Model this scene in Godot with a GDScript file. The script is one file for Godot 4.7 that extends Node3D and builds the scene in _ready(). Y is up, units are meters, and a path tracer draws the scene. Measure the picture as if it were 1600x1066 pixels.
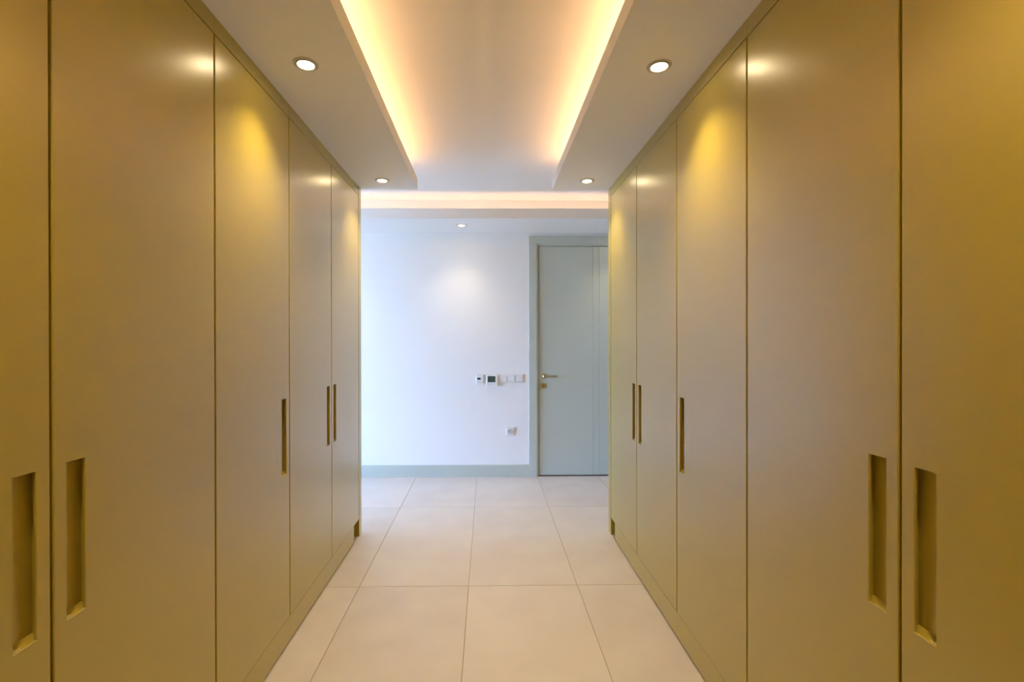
extends Node3D
# A dressing corridor between two rows of built-in wardrobes, opening on a daylit hall.
# Plan coordinates are (x across, y up, d depth from the camera); P() turns them into Godot's.

# ---------------------------------------------------------------- plan, in metres
const WL := -0.8855          # faces of the wardrobe doors
const WR := 0.8571
const BACKL := -1.50         # walls behind the wardrobes
const BACKR := 1.47
const SOFFIT := 2.4145       # underside of the dropped ceilings
const LIP := 2.4870          # top of the cove lips
const HIGH := 2.62           # raised ceiling
const LIPL := -0.4872
const LIPR := 0.4603
const D_REAR := -0.80        # wall behind the camera
const D_END := 3.3811        # end of the wardrobe rows
const D_HALL := 4.7525       # far wall of the hall
const D_HSOF := 4.177        # front edge of the hall's dropped ceiling
const HALL_L := -8.00
const HALL_R := 2.00
const SEAMS := [-0.763, -0.180, 0.403, 0.9866, 1.5742, 2.1606, 2.7427, 3.3178]
const DOOR_TOP := 2.352
const DOOR_LOW := 0.121

var M := {}
var taken := {}

func _ready():
	setup_camera()
	setup_sky()
	materials()
	build_shell()
	build_floor()
	build_ceiling()
	build_far_wall()
	build_window()
	build_door()
	build_wardrobes()
	build_cove_strips()
	build_downlights()
	build_wall_devices()

# ---------------------------------------------------------------- camera, sky, exposure
func setup_camera():
	var yaw := 0.0126
	var pitch := -0.0026
	var roll := 0.0016
	var f := 750.0
	var cx := 770.67
	var ry := Basis(Vector3(cos(yaw), 0, sin(yaw)), Vector3(0, 1, 0), Vector3(-sin(yaw), 0, cos(yaw)))
	var rx := Basis(Vector3(1, 0, 0), Vector3(0, cos(pitch), sin(pitch)), Vector3(0, -sin(pitch), cos(pitch)))
	var rz := Basis(Vector3(cos(roll), sin(roll), 0), Vector3(-sin(roll), cos(roll), 0), Vector3(0, 0, 1))
	var t := (rz * rx * ry).transposed()          # columns: right, up, forward in plan axes
	var cam := Camera3D.new()
	cam.name = "camera"
	cam.transform = Transform3D(Basis(flip(t.x), flip(t.y), -flip(t.z)), Vector3(0, 1.3563, 0))
	cam.near = 0.05
	cam.far = 60.0
	cam.projection = Camera3D.PROJECTION_FRUSTUM
	cam.size = cam.near * 1066.0 / f
	cam.frustum_offset = Vector2(cam.near * (800.0 - cx) / f, 0)
	cam.current = true
	add_child(cam)

func setup_sky():
	var sm := ProceduralSkyMaterial.new()
	sm.sky_top_color = Color(0.5469, 0.722, 1.0)
	sm.sky_horizon_color = Color(0.6097, 0.7611, 1.0)
	sm.ground_bottom_color = Color(0.5064, 0.5564, 0.618)
	sm.ground_horizon_color = Color(0.618, 0.7084, 0.821)
	sm.sun_angle_max = 0.0
	sm.sky_energy_multiplier = 1.0
	sm.ground_energy_multiplier = 1.0
	var sky := Sky.new()
	sky.sky_material = sm
	var e := Environment.new()
	e.background_mode = Environment.BG_SKY
	e.sky = sky
	e.background_energy_multiplier = SKY_ENERGY
	e.tonemap_mode = Environment.TONE_MAPPER_LINEAR
	e.tonemap_exposure = 1.13
	e.sdfgi_enabled = true
	e.ssao_enabled = true
	e.ssil_enabled = true
	var we := WorldEnvironment.new()
	we.name = "environment"
	we.environment = e
	add_child(we)

# the lamps of the place
const SPOT_COLOR := Color(1.0, 0.8911, 0.7152)
const SPOT_ENERGY := 0.90
const HALL_SPOT_COLOR := Color(1.0, 0.9163, 0.7858)
const HALL_SPOT_ENERGY := 0.42
const LENS_GLOW := 55.0
const SKY_ENERGY := 41.0
const COVE_COLOR := Color(1.0, 0.7484, 0.4956)
const COVE_ENERGY := 1.8
const HALL_COVE_COLOR := Color(1.0, 0.8323, 0.7014)
const HALL_COVE_ENERGY := 0.55

# ---------------------------------------------------------------- materials
func mat(called: String, linear: Color, rough: float, metal := 0.0, spec := 0.5) -> StandardMaterial3D:
	var m := StandardMaterial3D.new()
	m.resource_name = called
	m.albedo_color = linear.linear_to_srgb()
	m.roughness = rough
	m.metallic = metal
	m.metallic_specular = spec
	M[called] = m
	return m

func noise_tex(seed_: int, freq: float, lo: Color, hi: Color, size := 512, octaves := 4) -> NoiseTexture2D:
	var n := FastNoiseLite.new()
	n.seed = seed_
	n.noise_type = FastNoiseLite.TYPE_SIMPLEX_SMOOTH
	n.frequency = freq
	n.fractal_octaves = octaves
	var g := Gradient.new()
	g.set_color(0, lo)
	g.set_color(1, hi)
	var t := NoiseTexture2D.new()
	t.noise = n
	t.width = size
	t.height = size
	t.seamless = true
	t.color_ramp = g
	return t

func materials():
	mat("wall_paint", Color(0.87, 0.87, 0.86), 0.75)
	mat("ceiling_paint", Color(0.90, 0.90, 0.89), 0.85)
	mat("wardrobe_paint", Color(0.46, 0.36, 0.042), 0.33, 0.0, 0.4)
	var wp: StandardMaterial3D = M.wardrobe_paint
	wp.roughness_texture = noise_tex(5, 0.02, Color(0.92, 0.92, 0.92), Color(1, 1, 1), 256, 3)
	wp.clearcoat_enabled = true
	wp.clearcoat = 1.0
	wp.clearcoat_roughness = 0.29
	wp.uv1_triplanar = true
	wp.uv1_scale = Vector3(3, 3, 3)
	mat("door_paint", Color(0.50, 0.545, 0.48), 0.40)
	mat("carcass_board", Color(0.45, 0.36, 0.08), 0.7)
	mat("tile_grout", Color(0.40, 0.34, 0.27), 0.9)
	for k in 4:
		var a: float = [0.0, 0.018, -0.014, 0.008][k]
		var t := mat("porcelain_%d" % k, Color(1, 1, 1), 0.42)
		t.albedo_texture = noise_tex(20 + k, 0.006, Color(0.60 + a, 0.555 + a, 0.51 + a).linear_to_srgb(), Color(0.66 + a, 0.62 + a, 0.575 + a).linear_to_srgb(), 512, 5)
		t.uv1_triplanar = true
		t.uv1_scale = Vector3(0.8, 0.8, 0.8)
		t.uv1_offset = Vector3(0.13 * k, 0.0, 0.31 * k)
	mat("white_plastic", Color(0.80, 0.81, 0.80), 0.35)
	mat("grey_plastic", Color(0.62, 0.63, 0.63), 0.4)
	mat("hole_shade_tone", Color(0.02, 0.02, 0.02), 0.6)  # near-black, paints the shade inside the socket pin holes
	mat("brass", Color(0.62, 0.53, 0.26), 0.30, 1.0)
	mat("keyhole_shade_tone", Color(0.16, 0.15, 0.13), 0.45, 1.0)  # dark tone standing in for the shade inside the keyhole
	mat("nickel", Color(0.60, 0.60, 0.56), 0.28, 1.0)
	mat("white_metal", Color(0.55, 0.54, 0.50), 0.35)
	mat("window_frame", Color(0.70, 0.70, 0.69), 0.4)
	mat("lcd_small", Color(0.02, 0.035, 0.06), 0.2)
	var scr := mat("lcd_large", Color(1, 1, 1), 0.2)
	scr.albedo_texture = ImageTexture.create_from_image(lcd_image())
	var gl := mat("window_glass", Color(1, 1, 1), 0.02)
	gl.transparency = BaseMaterial3D.TRANSPARENCY_ALPHA
	gl.albedo_color = Color(0.97, 1.0, 1.0, 0.06)
	var lens := mat("lamp_lens", Color(0.9, 0.88, 0.84), 0.4)
	lens.emission_enabled = true
	lens.emission = Color(1.0, 0.8962, 0.7014)
	lens.emission_energy_multiplier = LENS_GLOW
	var led := mat("led_tape", Color(0.9, 0.85, 0.7), 0.5)
	led.emission_enabled = true
	led.emission = COVE_COLOR
	led.emission_energy_multiplier = 2.0
	mat("led_channel", Color(0.7, 0.7, 0.7), 0.4)

func lcd_image() -> Image:
	# the display of the larger thermostat: dark glass with faint upright segments
	var im := Image.create(96, 72, false, Image.FORMAT_RGB8)
	im.fill(Color(0.20, 0.28, 0.29))
	for s in [[6, 10, 5, 52], [20, 10, 5, 52], [32, 10, 3, 52], [44, 12, 7, 22], [44, 40, 7, 22], [60, 10, 4, 52], [74, 12, 5, 22], [74, 40, 5, 22]]:
		im.fill_rect(Rect2i(s[0], s[1], s[2], s[3]), Color(0.33, 0.42, 0.36))
	return im

# ---------------------------------------------------------------- helpers
func flip(v: Vector3) -> Vector3:
	return Vector3(v.x, v.y, -v.z)

func P(x: float, y: float, d: float) -> Vector3:
	return Vector3(x, y, -d)

func mb() -> SurfaceTool:
	var st := SurfaceTool.new()
	st.begin(Mesh.PRIMITIVE_TRIANGLES)
	return st

func tri(st: SurfaceTool, a: Vector3, b: Vector3, c: Vector3, out: Vector3):
	var n := (b - a).cross(c - a)
	if n.length_squared() < 1e-16:
		return
	n = n.normalized()
	var flipit := n.dot(out) > 0.0
	if not flipit:
		n = -n
	for p in ([a, c, b] if flipit else [a, b, c]):
		st.set_normal(n)
		st.set_uv(Vector2(p.x + p.z, -p.y))
		st.add_vertex(p)

func quad(st: SurfaceTool, a: Vector3, b: Vector3, c: Vector3, d: Vector3, out: Vector3):
	tri(st, a, b, c, out)
	tri(st, a, c, d, out)

# box from lo to hi with chamfered edges
func bx(st: SurfaceTool, lo: Vector3, hi: Vector3, bev := 0.0):
	var c := (lo + hi) / 2.0
	var h := (hi - lo).abs() / 2.0
	var b := minf(bev, minf(h.x, minf(h.y, h.z)) * 0.9)
	var ax := [Vector3(1, 0, 0), Vector3(0, 1, 0), Vector3(0, 0, 1)]
	for i in 3:
		var j := (i + 1) % 3
		var k := (i + 2) % 3
		for s in [-1.0, 1.0]:
			var n: Vector3 = ax[i] * s
			var u: Vector3 = ax[j] * (h[j] - b)
			var v: Vector3 = ax[k] * (h[k] - b)
			var o: Vector3 = c + n * h[i]
			quad(st, o - u - v, o + u - v, o + u + v, o - u + v, n)
	if b <= 0.0:
		return
	for i in 3:
		var j := (i + 1) % 3
		var k := (i + 2) % 3
		for sj in [-1.0, 1.0]:
			for sk in [-1.0, 1.0]:
				var along: Vector3 = ax[i] * (h[i] - b)
				var p: Vector3 = c + ax[j] * sj * h[j] + ax[k] * sk * (h[k] - b)
				var q: Vector3 = c + ax[j] * sj * (h[j] - b) + ax[k] * sk * h[k]
				quad(st, p - along, p + along, q + along, q - along, ax[j] * sj + ax[k] * sk)
	for sx in [-1.0, 1.0]:
		for sy in [-1.0, 1.0]:
			for sz in [-1.0, 1.0]:
				var o := Vector3(sx, sy, sz)
				tri(st, c + o * Vector3(h.x, h.y - b, h.z - b), c + o * Vector3(h.x - b, h.y, h.z - b), c + o * Vector3(h.x - b, h.y - b, h.z), o)

# straight extrusion of a polygon (u, v) along w
func prism(st: SurfaceTool, poly: PackedVector2Array, o: Vector3, u: Vector3, v: Vector3, w: Vector3):
	var idx := Geometry2D.triangulate_polygon(poly)
	for k in range(0, idx.size(), 3):
		var a: Vector3 = o + u * poly[idx[k]].x + v * poly[idx[k]].y
		var b: Vector3 = o + u * poly[idx[k + 1]].x + v * poly[idx[k + 1]].y
		var c: Vector3 = o + u * poly[idx[k + 2]].x + v * poly[idx[k + 2]].y
		tri(st, a, b, c, -w)
		tri(st, a + w, b + w, c + w, w)
	var area := 0.0
	for k in poly.size():
		area += poly[k].cross(poly[(k + 1) % poly.size()])
	for k in poly.size():
		var p: Vector2 = poly[k]
		var q: Vector2 = poly[(k + 1) % poly.size()]
		var e: Vector2 = (q - p) * signf(area)
		var a: Vector3 = o + u * p.x + v * p.y
		var b: Vector3 = o + u * q.x + v * q.y
		quad(st, a, b, b + w, a + w, u * e.y - v * e.x)

# turned shape about the y axis; profile of (radius, height)
func lathe(st: SurfaceTool, prof: Array, o := Vector3.ZERO, seg := 40):
	for i in prof.size() - 1:
		var p: Vector2 = prof[i]
		var q: Vector2 = prof[i + 1]
		var t := q - p
		var n2 := Vector2(-t.y, t.x).normalized()
		for k in seg:
			var a0 := TAU * k / seg
			var a1 := TAU * (k + 1) / seg
			var c0 := Vector3(cos(a0), 0, sin(a0))
			var c1 := Vector3(cos(a1), 0, sin(a1))
			var out := (c0 + c1).normalized() * n2.x + Vector3.UP * n2.y
			quad(st, o + c0 * p.x + Vector3.UP * p.y, o + c1 * p.x + Vector3.UP * p.y, o + c1 * q.x + Vector3.UP * q.y, o + c0 * q.x + Vector3.UP * q.y, out)

func build(st: SurfaceTool, called: String, m: Material, parent: Node) -> MeshInstance3D:
	var o := MeshInstance3D.new()
	o.name = called
	o.mesh = st.commit()
	o.material_override = null
	if o.mesh.get_surface_count() > 0:
		o.mesh.surface_set_material(0, m)
	parent.add_child(o, true)
	return o

func numbered(called: String) -> String:
	var n: int = taken.get(called, 0)
	taken[called] = n + 1
	return called if n == 0 else "%s_%03d" % [called, n]

func thing(called: String, label: String, category: String, at := Vector3.ZERO, turn := 0.0, group := "", structure := false) -> Node3D:
	var o := Node3D.new()
	o.name = numbered(called)
	add_child(o)
	o.position = at
	o.rotation.y = turn
	o.set_meta("label", label)
	o.set_meta("category", category)
	if group:
		o.set_meta("group", group)
	if structure:
		o.set_meta("kind", "structure")
	return o

func pbox(st: SurfaceTool, x0: float, x1: float, y0: float, y1: float, d0: float, d1: float, bev := 0.0):
	bx(st, Vector3(x0, y0, -d1), Vector3(x1, y1, -d0), bev)

func wall(called: String, label: String, boxes: Array, m: Material):
	var st := mb()
	for b in boxes:
		pbox(st, b[0], b[1], b[2], b[3], b[4], b[5])
	var o := build(st, called, m, self)
	o.set_meta("label", label)
	o.set_meta("category", "wall")
	o.set_meta("kind", "structure")

# ---------------------------------------------------------------- shell
func build_shell():
	var w: Material = M.wall_paint
	wall("wall_rear", "plain white wall closing the wardrobe corridor opposite the hall", [[BACKL - 0.12, BACKR + 0.12, 0.0, HIGH, D_REAR - 0.12, D_REAR]], w)
	wall("wall_left", "white wall behind the wardrobe row away from the grey door", [[BACKL - 0.12, BACKL, 0.0, HIGH, D_REAR, D_END]], w)
	wall("wall_right", "white wall behind the wardrobe row beside the grey door", [[BACKR, BACKR + 0.12, 0.0, HIGH, D_REAR, D_END - 0.12], [BACKR, HALL_R + 0.12, 0.0, HIGH, D_END - 0.12, D_END]], w)
	wall("wall_hall_right", "white wall closing the hall past the grey door", [[HALL_R, HALL_R + 0.12, 0.0, HIGH, D_END, D_HALL]], w)
	# the daylit room that the hall opens into, past the end of the wardrobe row
	wall("wall_room_near", "white near wall of the daylit room off the hall", [[HALL_L - 0.12, BACKL - 0.12, 0.0, HIGH, ROOM_D - 0.12, ROOM_D]], w)
	wall("wall_room_left", "white wall around the wide window of the room off the hall", [
		[HALL_L - 0.12, HALL_L, 0.0, HIGH, ROOM_D, WIN_D0], [HALL_L - 0.12, HALL_L, 0.0, HIGH, WIN_D1, D_HALL],
		[HALL_L - 0.12, HALL_L, WIN_TOP, HIGH, WIN_D0, WIN_D1], [HALL_L - 0.12, HALL_L, 0.0, WIN_LOW, WIN_D0, WIN_D1]], w)

const ROOM_D := -0.60
const WIN_D0 := -0.30
const WIN_D1 := 4.45
const WIN_LOW := 0.06
const WIN_TOP := 2.36

func build_floor():
	var f := thing("floor", "cream porcelain tile floor running from the corridor into the hall", "floor", Vector3.ZERO, 0.0, "", true)
	var st := mb()
	pbox(st, HALL_L - 0.12, HALL_R + 0.12, -0.15, -0.003, D_REAR - 0.12, D_HALL + 0.2)
	build(st, "grout_bed", M.tile_grout, f)
	var gx := -0.1044
	var gz := 2.6433
	var lx := 0.6
	var lz := 1.248
	var g := 0.0016
	for i in range(-14, 4):
		for k in range(-3, 2):
			var x0 := gx + lx * i + g
			var x1 := gx + lx * (i + 1) - g
			var d0 := gz + lz * k + g
			var d1 := gz + lz * (k + 1) - g
			x0 = maxf(x0, HALL_L)
			x1 = minf(x1, HALL_R)
			d0 = maxf(d0, D_REAR)
			d1 = minf(d1, D_HALL)
			if x1 < BACKL:                       # in the room off the hall
				d0 = maxf(d0, ROOM_D)
			elif x0 > BACKR:
				d0 = maxf(d0, D_END)
			if d1 <= D_END:
				if x0 < BACKL and x1 > BACKL:
					x0 = BACKL
				x1 = minf(x1, BACKR)
			if x1 - x0 < 0.02 or d1 - d0 < 0.02:
				continue
			var c := P((x0 + x1) / 2.0, 0, (d0 + d1) / 2.0)
			var h := Vector3((x1 - x0) / 2.0, 0, (d1 - d0) / 2.0)
			var t := mb()
			bx(t, Vector3(-h.x, -0.008, -h.z), Vector3(h.x, 0.0, h.z), 0.0008)
			var o := build(t, "tile", M["porcelain_%d" % (posmod(i * 7 + k * 3, 4))], f)
			o.position = c

func build_ceiling():
	var c := thing("ceiling", "white raised ceiling with dropped borders and glowing coves", "ceiling", Vector3.ZERO, 0.0, "", true)
	var st := mb()
	pbox(st, HALL_L - 0.12, HALL_R + 0.12, HIGH, HIGH + 0.12, D_REAR - 0.12, D_HALL + 0.2)
	build(st, "raised_panel", M.ceiling_paint, c)
	var slab := 0.022
	var lipw := 0.018
	for side in [-1, 1]:
		var xl: float = LIPL if side < 0 else LIPR
		var xw: float = BACKL if side < 0 else BACKR
		var inner: float = xl + side * lipw
		var s := mb()
		pbox(s, minf(xl, xw), maxf(xl, xw), SOFFIT, SOFFIT + slab, D_REAR, D_END)
		pbox(s, minf(xl, inner), maxf(xl, inner), SOFFIT + slab, LIP, D_REAR, D_END)
		pbox(s, minf(inner, xw), maxf(inner, xw), SOFFIT + slab, LIP, D_END - lipw, D_END)
		var o := build(s, "corridor_soffit", M.ceiling_paint, c)
		o.set_meta("label", "white dropped border over a wardrobe row")
	var h := mb()
	pbox(h, HALL_L, HALL_R, SOFFIT, SOFFIT + slab, D_HSOF, D_HALL)
	pbox(h, HALL_L, HALL_R, SOFFIT + slab, LIP + 0.012, D_HSOF, D_HSOF + lipw)
	pbox(h, HALL_L, HALL_R, SOFFIT + slab, HIGH, D_HSOF + 0.183, D_HALL)      # the cove's back
	var hs := build(h, "hall_soffit", M.ceiling_paint, c)
	hs.set_meta("label", "white dropped border along the far hall wall")

# ---------------------------------------------------------------- far wall, window, door
const DR_X0 := 0.4121        # outer edge of the door casing
const DR_X1 := 1.480
const DR_IN0 := 0.4913
const DR_IN1 := 1.401
const DR_TOP := 2.3829
const DR_INTOP := 2.3037

func build_far_wall():
	var w: Material = M.wall_paint
	wall("wall_back", "white far hall wall carrying switches and thermostats", [
		[HALL_L - 0.12, DR_IN0 - 0.02, 0.0, HIGH, D_HALL, D_HALL + 0.14],
		[DR_IN1 + 0.02, HALL_R + 0.12, 0.0, HIGH, D_HALL, D_HALL + 0.14],
		[DR_IN0 - 0.02, DR_IN1 + 0.02, DR_INTOP + 0.02, HIGH, D_HALL, D_HALL + 0.14]], w)
	var b := thing("baseboard_back", "grey painted baseboard under the white far hall wall", "baseboard", Vector3.ZERO, 0.0, "", true)
	for r in [[HALL_L, DR_X0 - 0.001], [DR_X1 + 0.001, HALL_R]]:
		var st := mb()
		var poly := PackedVector2Array([Vector2(0, 0.0), Vector2(0.014, 0.0), Vector2(0.014, 0.114), Vector2(0.011, 0.1188), Vector2(0, 0.1188)])
		prism(st, poly, P(r[0], 0.0, D_HALL), Vector3(0, 0, 1), Vector3.UP, Vector3(r[1] - r[0], 0, 0))
		build(st, "board", M.door_paint, b)

func build_window():
	var w := thing("window_1", "wide framed window of the room off the hall", "window", P(HALL_L - 0.06, WIN_LOW, (WIN_D0 + WIN_D1) / 2.0), 0.0, "", true)
	var hw := (WIN_D1 - WIN_D0) / 2.0
	var hh := WIN_TOP - WIN_LOW
	var st := mb()
	var t := 0.05
	for b in [[-hw, -hw + t, 0.0, hh], [hw - t, hw, 0.0, hh], [-hw + t, hw - t, 0.0, t], [-hw + t, hw - t, hh - t, hh]]:
		bx(st, Vector3(-0.03, b[2], b[0]), Vector3(0.03, b[3], b[1]), 0.003)
	build(st, "window_frame", M.window_frame, w)
	var n := 4
	var step := (2.0 * hw - 2.0 * t + 0.05) / n
	for k in n:
		var z0 := -hw + t + k * step
		if k > 0:
			var m := mb()
			bx(m, Vector3(-0.03, t, z0 - 0.05), Vector3(0.03, hh - t, z0), 0.003)
			build(m, "mullion", M.window_frame, w)
		var g := mb()
		quad(g, Vector3(0, t, z0), Vector3(0, t, z0 + step - 0.05), Vector3(0, hh - t, z0 + step - 0.05), Vector3(0, hh - t, z0), Vector3(1, 0, 0))
		build(g, "pane", M.window_glass, w)

func build_door():
	var d := thing("door_1", "grey painted flush door with two fine grooves and brass lever", "door", P((DR_X0 + DR_X1) / 2.0, 0, D_HALL), 0.0, "", true)
	var ox := (DR_X0 + DR_X1) / 2.0
	var m: Material = M.door_paint
	# casing: two uprights and a head, 16 mm proud of the wall (local z towards the hall)
	for u in [[DR_X0, DR_IN0], [DR_IN1, DR_X1]]:
		var st := mb()
		bx(st, Vector3(u[0] - ox, 0, -0.02), Vector3(u[1] - ox, DR_INTOP - 0.0002, 0.016), 0.002)
		build(st, "casing", m, d)
	var st2 := mb()
	bx(st2, Vector3(DR_X0 - ox, DR_INTOP, -0.02), Vector3(DR_X1 - ox, DR_TOP, 0.016), 0.002)
	build(st2, "casing", m, d)
	# jamb: a step behind the casing
	var lx0 := 0.5135
	var lx1 := DR_IN1 - 0.022
	var ltop := 2.2816
	for u in [[DR_IN0 - 0.015, lx0 - 0.0045, 0.0, DR_INTOP], [lx1 + 0.0045, DR_IN1 + 0.015, 0.0, DR_INTOP], [lx0 - 0.0045, lx1 + 0.0045, ltop + 0.004, DR_INTOP + 0.015]]:
		var s := mb()
		bx(s, Vector3(u[0] - ox, u[2], -0.12), Vector3(u[1] - ox, u[3], 0.006), 0.002)
		build(s, "jamb", m, d)
	var rb := mb()  # added panel behind the leaf, blocks sky light at the gaps
	bx(rb, Vector3(DR_IN0 - 0.015 - ox, 0, -0.139), Vector3(DR_IN1 + 0.015 - ox, DR_INTOP + 0.015, -0.121))
	build(rb, "light_block_panel", m, d)
	# leaf with two upright V grooves
	var poly := PackedVector2Array()
	var front := -0.007
	poly.append(Vector2(lx0 - ox, front - 0.04))
	poly.append(Vector2(lx0 - ox, front - 0.002))
	poly.append(Vector2(lx0 + 0.002 - ox, front))
	for gx in [1.0494, 1.1131]:
		poly.append(Vector2(gx - 0.0025 - ox, front))
		poly.append(Vector2(gx - ox, front - 0.004))
		poly.append(Vector2(gx + 0.0025 - ox, front))
	poly.append(Vector2(lx1 - 0.002 - ox, front))
	poly.append(Vector2(lx1 - ox, front - 0.002))
	poly.append(Vector2(lx1 - ox, front - 0.04))
	var lf := mb()
	prism(lf, poly, Vector3(0, 0.011, 0), Vector3(1, 0, 0), Vector3(0, 0, 1), Vector3(0, ltop - 0.011, 0))
	var leaf := build(lf, "leaf", m, d)
	# lever handle on a square rose
	var hx := 0.5585 - ox
	var hy := 0.9945
	var rose := mb()
	bx(rose, Vector3(hx - 0.026, hy - 0.026, front), Vector3(hx + 0.026, hy + 0.026, front + 0.008), 0.002)
	build(rose, "rose", M.brass, leaf)
	var lev := mb()
	var ring := []
	for k in 20:
		ring.append(Vector2(cos(TAU * k / 20.0), sin(TAU * k / 20.0)) * 0.010)
	prism(lev, PackedVector2Array(ring), Vector3(hx, hy, front + 0.008), Vector3(1, 0, 0), Vector3.UP, Vector3(0, 0, 0.035))
	bx(lev, Vector3(hx - 0.011, hy - 0.010, front + 0.038), Vector3(hx + 0.135, hy + 0.010, front + 0.050), 0.004)
	build(lev, "lever", M.nickel, leaf)
	var ky := 0.8985
	var kx := 0.5585 - ox
	var plate := CSGBox3D.new()
	plate.name = "key_plate"
	plate.size = Vector3(0.052, 0.052, 0.008)
	plate.material = M.brass
	plate.position = Vector3(kx, ky, front + 0.004)
	var round_hole := CSGCylinder3D.new()
	round_hole.name = "key_bore"
	round_hole.radius = 0.0055
	round_hole.height = 0.02
	round_hole.rotation.x = PI / 2
	round_hole.position = Vector3(0, 0.006, 0)
	round_hole.operation = CSGShape3D.OPERATION_SUBTRACTION
	plate.add_child(round_hole)
	var slot := CSGBox3D.new()
	slot.name = "key_slot"
	slot.size = Vector3(0.0064, 0.020, 0.02)
	slot.position = Vector3(0, -0.004, 0)
	slot.operation = CSGShape3D.OPERATION_SUBTRACTION
	plate.add_child(slot)
	leaf.add_child(plate)
	var lk := mb()  # dark slip in the keyhole, its colour paints the shaded depth
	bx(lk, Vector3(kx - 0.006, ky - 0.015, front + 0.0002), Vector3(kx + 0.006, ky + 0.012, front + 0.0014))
	build(lk, "keyhole_shade", M.keyhole_shade_tone, leaf)

# ---------------------------------------------------------------- wardrobes
const DOOR_T := 0.022
const PULL_W := 0.049
const PULL_Y0 := 0.7665
const PULL_Y1 := 1.100
const PULL_D := 0.019

# one door: local x from 0 to w, y from 0 to h, front face at z = 0; px is where the pull begins
func door_mesh(w: float, h: float, px: float, py0: float, py1: float) -> ArrayMesh:
	var st := mb()
	var b := 0.0015
	var pe := px + PULL_W
	var F := Vector3(0, 0, 1)
	# front, four fields around the pull
	quad(st, Vector3(b, b, 0), Vector3(px, b, 0), Vector3(px, h - b, 0), Vector3(b, h - b, 0), F)
	quad(st, Vector3(pe, b, 0), Vector3(w - b, b, 0), Vector3(w - b, h - b, 0), Vector3(pe, h - b, 0), F)
	quad(st, Vector3(px, b, 0), Vector3(pe, b, 0), Vector3(pe, py0, 0), Vector3(px, py0, 0), F)
	quad(st, Vector3(px, py1, 0), Vector3(pe, py1, 0), Vector3(pe, h - b, 0), Vector3(px, h - b, 0), F)
	# chamfers, edges, back
	var fr := [Vector3(b, b, 0), Vector3(w - b, b, 0), Vector3(w - b, h - b, 0), Vector3(b, h - b, 0)]
	var ed := [Vector3(0, 0, -b), Vector3(w, 0, -b), Vector3(w, h, -b), Vector3(0, h, -b)]
	var bk := [Vector3(0, 0, -DOOR_T), Vector3(w, 0, -DOOR_T), Vector3(w, h, -DOOR_T), Vector3(0, h, -DOOR_T)]
	var outs := [Vector3(0, -1, 0), Vector3(1, 0, 0), Vector3(0, 1, 0), Vector3(-1, 0, 0)]
	for k in 4:
		var n := (k + 1) % 4
		quad(st, fr[k], fr[n], ed[n], ed[k], outs[k] + F)
		quad(st, ed[k], ed[n], bk[n], bk[k], outs[k])
	quad(st, bk[0], bk[1], bk[2], bk[3], -F)
	return st.commit()

# the milled pull: eased rim, upright sides, a back and a foot that slopes outwards
func pull_mesh() -> ArrayMesh:
	var st := mb()
	var e := 0.0015
	var lip := 0.005
	var under := 0.010
	var h := PULL_Y1 - PULL_Y0
	var foot := 0.008
	# rings of corners from the rim to the back; the sides are undercut behind the lip, where fingers grip
	var rings := []
	for r in [[0.0, 0.0, h, 0.0], [e, e, h - e, -e], [e, e, h - e, -lip], [-under, e, h - e, -lip], [-under, e + foot, h - e, -PULL_D]]:
		rings.append([Vector3(r[0], r[1], r[3]), Vector3(PULL_W - r[0], r[1], r[3]), Vector3(PULL_W - r[0], r[2], r[3]), Vector3(r[0], r[2], r[3])])
	var ins := [Vector3(0, 1, 0.3), Vector3(-1, 0, 0), Vector3(0, -1, 0), Vector3(1, 0, 0)]
	for k in 4:
		for n in 4:
			var m := (n + 1) % 4
			var out: Vector3 = ins[n] + Vector3(0, 0, 1) if k == 0 else (Vector3(0, 0, -1) if k == 2 else ins[n])
			quad(st, rings[k][n], rings[k][m], rings[k + 1][m], rings[k + 1][n], out)
	var q: Array = rings[4]
	quad(st, q[0], q[1], q[2], q[3], Vector3(0, 0, 1))
	return st.commit()

func part(mesh: Mesh, called: String, m: Material, parent: Node, at: Vector3) -> MeshInstance3D:
	var o := MeshInstance3D.new()
	o.name = called
	o.mesh = mesh
	mesh.surface_set_material(0, m)
	o.position = at
	parent.add_child(o, true)
	return o

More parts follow.
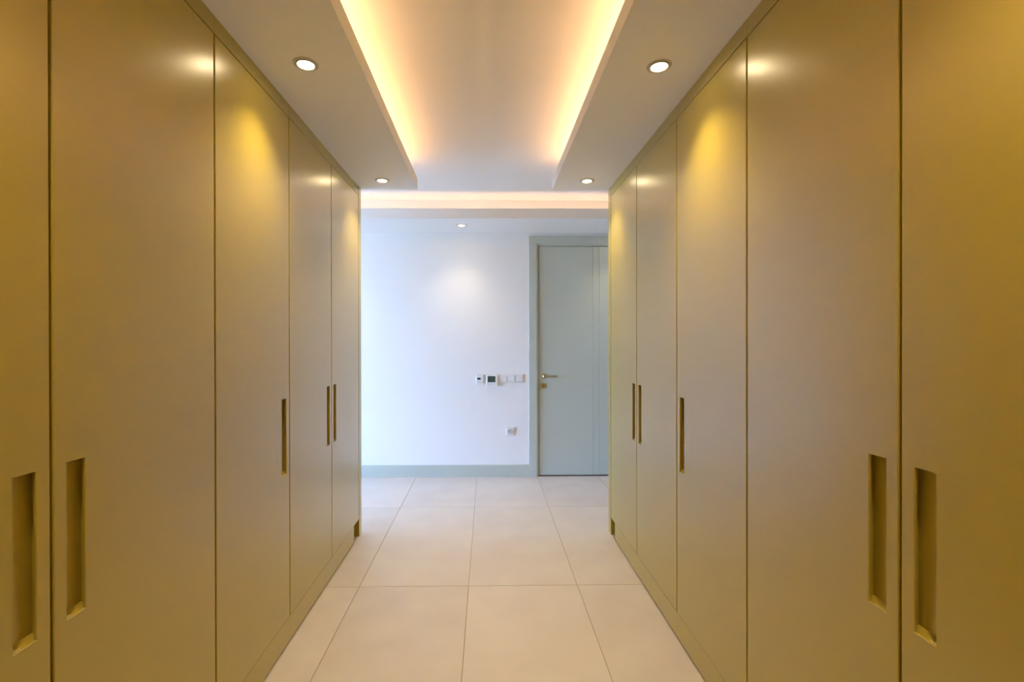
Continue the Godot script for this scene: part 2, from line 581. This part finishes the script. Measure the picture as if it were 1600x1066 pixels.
# one unit between depths a and b; doors is a list of [d0, d1, handle at far end?]
func wardrobe(left: bool, a: float, b: float, doors: Array, label: String, last: bool, pull: ArrayMesh):
	var face: float = WL if left else WR
	var back: float = BACKL if left else BACKR
	var depth := absf(back - face)
	var t := thing("wardrobe", label, "wardrobe", P(face, 0, a if left else b), PI / 2 if left else -PI / 2, "built-in wardrobes along the corridor")
	var m: Material = M.wardrobe_paint
	var wid := b - a
	var flipx := func(d: float) -> float: return (d - a) if left else (b - d)
	var x_of := func(d0: float, d1: float) -> Array:
		var p: float = flipx.call(d0)
		var q: float = flipx.call(d1)
		return [minf(p, q), maxf(p, q)]
	var door_end: float = doors[-1][1]
	# carcass
	var c := mb()
	var cx: Array = x_of.call(a + 0.0005, b - 0.0005)
	bx(c, Vector3(cx[0], 0.115, -depth + 0.002), Vector3(cx[1], SOFFIT - 0.002, -DOOR_T - 0.002))
	build(c, "carcass", M.carcass_board, t)
	# doors
	var gap := 0.0040
	for d in doors:
		var r: Array = x_of.call(d[0] + gap, d[1] - gap)
		var w: float = r[1] - r[0]
		var far: bool = d[2]
		var off := 0.033 - gap
		var at_high_x: bool = far == left
		var px: float = w - off - PULL_W if at_high_x else off
		var door := part(door_mesh(w, DOOR_TOP - DOOR_LOW, px, PULL_Y0 - DOOR_LOW, PULL_Y1 - DOOR_LOW), "door", m, t, Vector3(r[0], DOOR_LOW, 0))
		part(pull, "recessed_pull", m, door, Vector3(px, PULL_Y0 - DOOR_LOW, 0))
	# filler strip under the dropped ceiling
	var fl := mb()
	var fx: Array = x_of.call(a, door_end)
	bx(fl, Vector3(fx[0], DOOR_TOP + 0.005, -DOOR_T), Vector3(fx[1], SOFFIT - 0.0005, -0.001), 0.001)
	build(fl, "filler_strip", m, t)
	# plinth and the seal it stands on; at the hall end it stops short of the end panel
	var pend := b if not last else door_end - (0.125 if left else 0.10)
	var pr: Array = x_of.call(a, pend)
	var pl := mb()
	bx(pl, Vector3(pr[0], 0.013, -0.018), Vector3(pr[1], DOOR_LOW - 0.0012, -0.0003), 0.0004)
	build(pl, "plinth", m, t)
	var se := mb()
	bx(se, Vector3(pr[0], 0.0, -0.018), Vector3(pr[1], 0.013, -0.009))
	build(se, "plinth_seal", M.carcass_board, t)
	if last:
		var ep := mb()
		var er: Array = x_of.call(door_end + 0.0015, b)
		bx(ep, Vector3(er[0], 0.0, -depth + 0.002), Vector3(er[1], SOFFIT - 0.0005, 0.001), 0.0015)
		build(ep, "end_panel", m, t)

func build_wardrobes():
	var pull := pull_mesh()
	for left in [true, false]:
		var row := "of the row away from the grey door" if left else "of the row beside the grey door"
		var S := SEAMS
		wardrobe(left, S[0], S[2], [[S[0], S[1], true], [S[1], S[2], false]], "olive grey double-door wardrobe against the rear wall " + row, false, pull)
		wardrobe(left, S[2], S[4], [[S[2], S[3], true], [S[3], S[4], false]], "olive double-door wardrobe between single-door and rear ones " + row, false, pull)
		wardrobe(left, S[4], S[5], [[S[4], S[5], true]], "olive grey single-door wardrobe in the middle " + row, false, pull)
		wardrobe(left, S[5], D_END, [[S[5], S[6], true], [S[6], S[7], false]], "olive grey double-door wardrobe at the hall end " + row, true, pull)

# ---------------------------------------------------------------- lamps
func build_cove_strips():
	var y := SOFFIT + 0.022
	for side in [-1, 1]:
		var x: float = (LIPL if side < 0 else LIPR) + side * 0.168
		var d0 := D_REAR + 0.10
		var d1 := D_END - 0.05
		led_strip(Vector3(x, y, -(d0 + d1) / 2.0), d1 - d0, false, COVE_ENERGY, "warm light strip in the cove over the wardrobe row %s the grey door" % ("away from" if side < 0 else "beside"), COVE_COLOR)
	led_strip(P((HALL_L + HALL_R) / 2.0, y, D_HSOF + 0.066), HALL_R - HALL_L - 0.2, true, HALL_COVE_ENERGY, "warm light strip in the cove along the far hall wall", HALL_COVE_COLOR)

func led_strip(at: Vector3, length: float, across: bool, energy: float, label: String, color: Color):
	var t := thing("led_strip", label, "light strip", at, PI / 2 if across else 0.0, "cove light strips")
	var h := length / 2.0
	var c := mb()
	bx(c, Vector3(-0.009, 0.0, -h), Vector3(0.009, 0.006, h), 0.001)
	build(c, "channel", M.led_channel, t)
	var s := mb()
	bx(s, Vector3(-0.006, 0.006, -h + 0.002), Vector3(0.006, 0.008, h - 0.002))
	build(s, "glowing_tape", M.led_tape, t)
	var l := AreaLight3D.new()
	l.name = "strip_light"
	l.area_size = Vector2(0.012, length)
	l.light_color = color
	l.light_energy = energy
	l.area_range = 8.0
	l.area_attenuation = 2.0
	l.shadow_enabled = true
	l.position = Vector3(0, 0.012, 0)
	l.rotation.x = PI / 2
	t.add_child(l)

func build_downlights():
	var xl := -0.693
	var xr := 0.667
	var spots := []
	for d in [0.513, 1.851, 3.190]:
		spots.append([xl, d, "away from", d])
		spots.append([xr, d, "beside", d])
	var where := {0.513: "farthest from the hall", 1.851: "above the single-door wardrobe", 3.190: "at the hall end"}
	for s in spots:
		downlight(P(s[0], SOFFIT, s[1]), "round recessed ceiling spot %s, over the row %s the grey door" % [where[s[3]], s[2]], SPOT_ENERGY, SPOT_COLOR)
	for h in [[-1.60, "nearest the daylit room"], [-0.235, "before the white wall"], [1.27, "before the grey door"]]:
		downlight(P(h[0], SOFFIT, 4.43), "round recessed ceiling spot %s in the dropped border of the hall" % h[1], HALL_SPOT_ENERGY, HALL_SPOT_COLOR)

func downlight(at: Vector3, label: String, energy: float, color: Color):
	var t := thing("recessed_spotlight", label, "ceiling spotlight", at, 0.0, "recessed ceiling spotlights")
	var r := mb()
	lathe(r, [Vector2(0.047, -0.0002), Vector2(0.047, -0.0015), Vector2(0.0455, -0.003), Vector2(0.040, -0.0035), Vector2(0.038, -0.0025), Vector2(0.0375, -0.0002)])
	build(r, "trim_ring", M.white_metal, t)
	var g := mb()
	lathe(g, [Vector2(0.0368, -0.0002), Vector2(0.0368, -0.005), Vector2(0.0345, -0.0065), Vector2(0.0305, -0.005), Vector2(0.0295, -0.0002)])
	build(g, "gimbal_ring", M.white_metal, t)
	var l := mb()
	lathe(l, [Vector2(0.0292, -0.0005), Vector2(0.0292, -0.002), Vector2(0.02, -0.0028), Vector2(0.0001, -0.003)])
	build(l, "lens", M.lamp_lens, t)
	var sp := SpotLight3D.new()
	sp.name = "beam"
	sp.light_color = color
	sp.light_energy = energy
	sp.light_size = 0.028
	sp.spot_range = 8.0
	sp.spot_attenuation = 2.0
	sp.spot_angle = 52.0
	sp.spot_angle_attenuation = 1.0
	sp.shadow_enabled = true
	sp.position = Vector3(0, -0.012, 0)
	sp.rotation.x = -PI / 2
	t.add_child(sp)

# ---------------------------------------------------------------- devices on the far wall
func build_wall_devices():
	# small thermostat
	var t := thing("thermostat", "small white thermostat with a tiny dark display", "thermostat", P(-0.0719, 0.9225, D_HALL))
	var s := mb()
	bx(s, Vector3(-0.038, 0, 0), Vector3(0.038, 0.092, 0.016), 0.004)
	build(s, "housing", M.white_plastic, t)
	var sc := mb()
	bx(sc, Vector3(-0.026, 0.040, 0.0158), Vector3(0.007, 0.059, 0.0165))
	build(sc, "display", M.lcd_small, t)
	for k in 3:
		var b := mb()
		bx(b, Vector3(-0.022 + k * 0.018, 0.013, 0.0158), Vector3(-0.012 + k * 0.018, 0.019, 0.0172), 0.001)
		build(b, "button", M.grey_plastic, t)
	# large thermostat
	var u := thing("thermostat", "larger white thermostat with a wide dark display", "thermostat", P(0.0475, 0.8975, D_HALL))
	s = mb()
	bx(s, Vector3(-0.057, 0, 0), Vector3(0.057, 0.117, 0.021), 0.004)
	build(s, "housing", M.white_plastic, u)
	sc = mb()
	bx(sc, Vector3(-0.0435, 0.040, 0.0208), Vector3(0.0325, 0.0995, 0.0215))
	var im := build(sc, "display", M.lcd_large, u)
	im.mesh = screen_mesh(0.076, 0.0595)
	im.mesh.surface_set_material(0, M.lcd_large)
	im.position = Vector3(-0.0055, 0.06975, 0.0214)
	for k in 5:
		var b := mb()
		bx(b, Vector3(-0.042 + k * 0.017, 0.020, 0.0208), Vector3(-0.032 + k * 0.017, 0.025, 0.0222), 0.001)
		build(b, "button", M.grey_plastic, u)
	# three-gang switch
	var w := thing("light_switch", "white three-gang light switch plate between thermostats and grey door", "light switch", P(0.2425, 0.933, D_HALL))
	s = mb()
	bx(s, Vector3(-0.117, 0, 0), Vector3(0.117, 0.081, 0.008), 0.002)
	build(s, "plate", M.white_plastic, w)
	for k in 3:
		var b := mb()
		var x := -0.077 + k * 0.077
		bx(b, Vector3(x - 0.0285, 0.0125, 0.0078), Vector3(x + 0.0285, 0.0685, 0.0145), 0.002)
		build(b, "rocker", M.white_plastic, w)
	# wall socket
	var k2 := thing("wall_socket", "white round-well wall socket low on the far wall", "socket", P(0.226, 0.408, D_HALL))
	s = mb()
	bx(s, Vector3(-0.040, 0, 0), Vector3(0.040, 0.085, 0.012), 0.003)
	build(s, "plate", M.white_plastic, k2)
	var well := mb()
	lathe(well, [Vector2(0.026, 0.0), Vector2(0.026, 0.006), Vector2(0.021, 0.0065), Vector2(0.019, 0.001), Vector2(0.0001, 0.001)], Vector3.ZERO, 32)
	var wo := build(well, "well", M.grey_plastic, k2)
	wo.position = Vector3(0.0, 0.0425, 0.0119)
	wo.rotation.x = PI / 2
	for sx in [-1.0, 1.0]:
		var pin := mb()  # flat dark disc, hole shade painted by its colour
		lathe(pin, [Vector2(0.0032, 0.0), Vector2(0.0032, 0.0006), Vector2(0.0001, 0.0006)], Vector3.ZERO, 12)
		var po := build(pin, "pin_hole_shade", M.hole_shade_tone, wo)
		po.position = Vector3(sx * 0.0095, 0.001, 0.0)

func screen_mesh(w: float, h: float) -> ArrayMesh:
	var st := mb()
	var c := [Vector3(-w / 2, -h / 2, 0), Vector3(w / 2, -h / 2, 0), Vector3(w / 2, h / 2, 0), Vector3(-w / 2, h / 2, 0)]
	var uv := [Vector2(0, 1), Vector2(1, 1), Vector2(1, 0), Vector2(0, 0)]
	for k in [0, 2, 1, 0, 3, 2]:
		st.set_normal(Vector3(0, 0, 1))
		st.set_uv(uv[k])
		st.add_vertex(c[k])
	return st.commit()
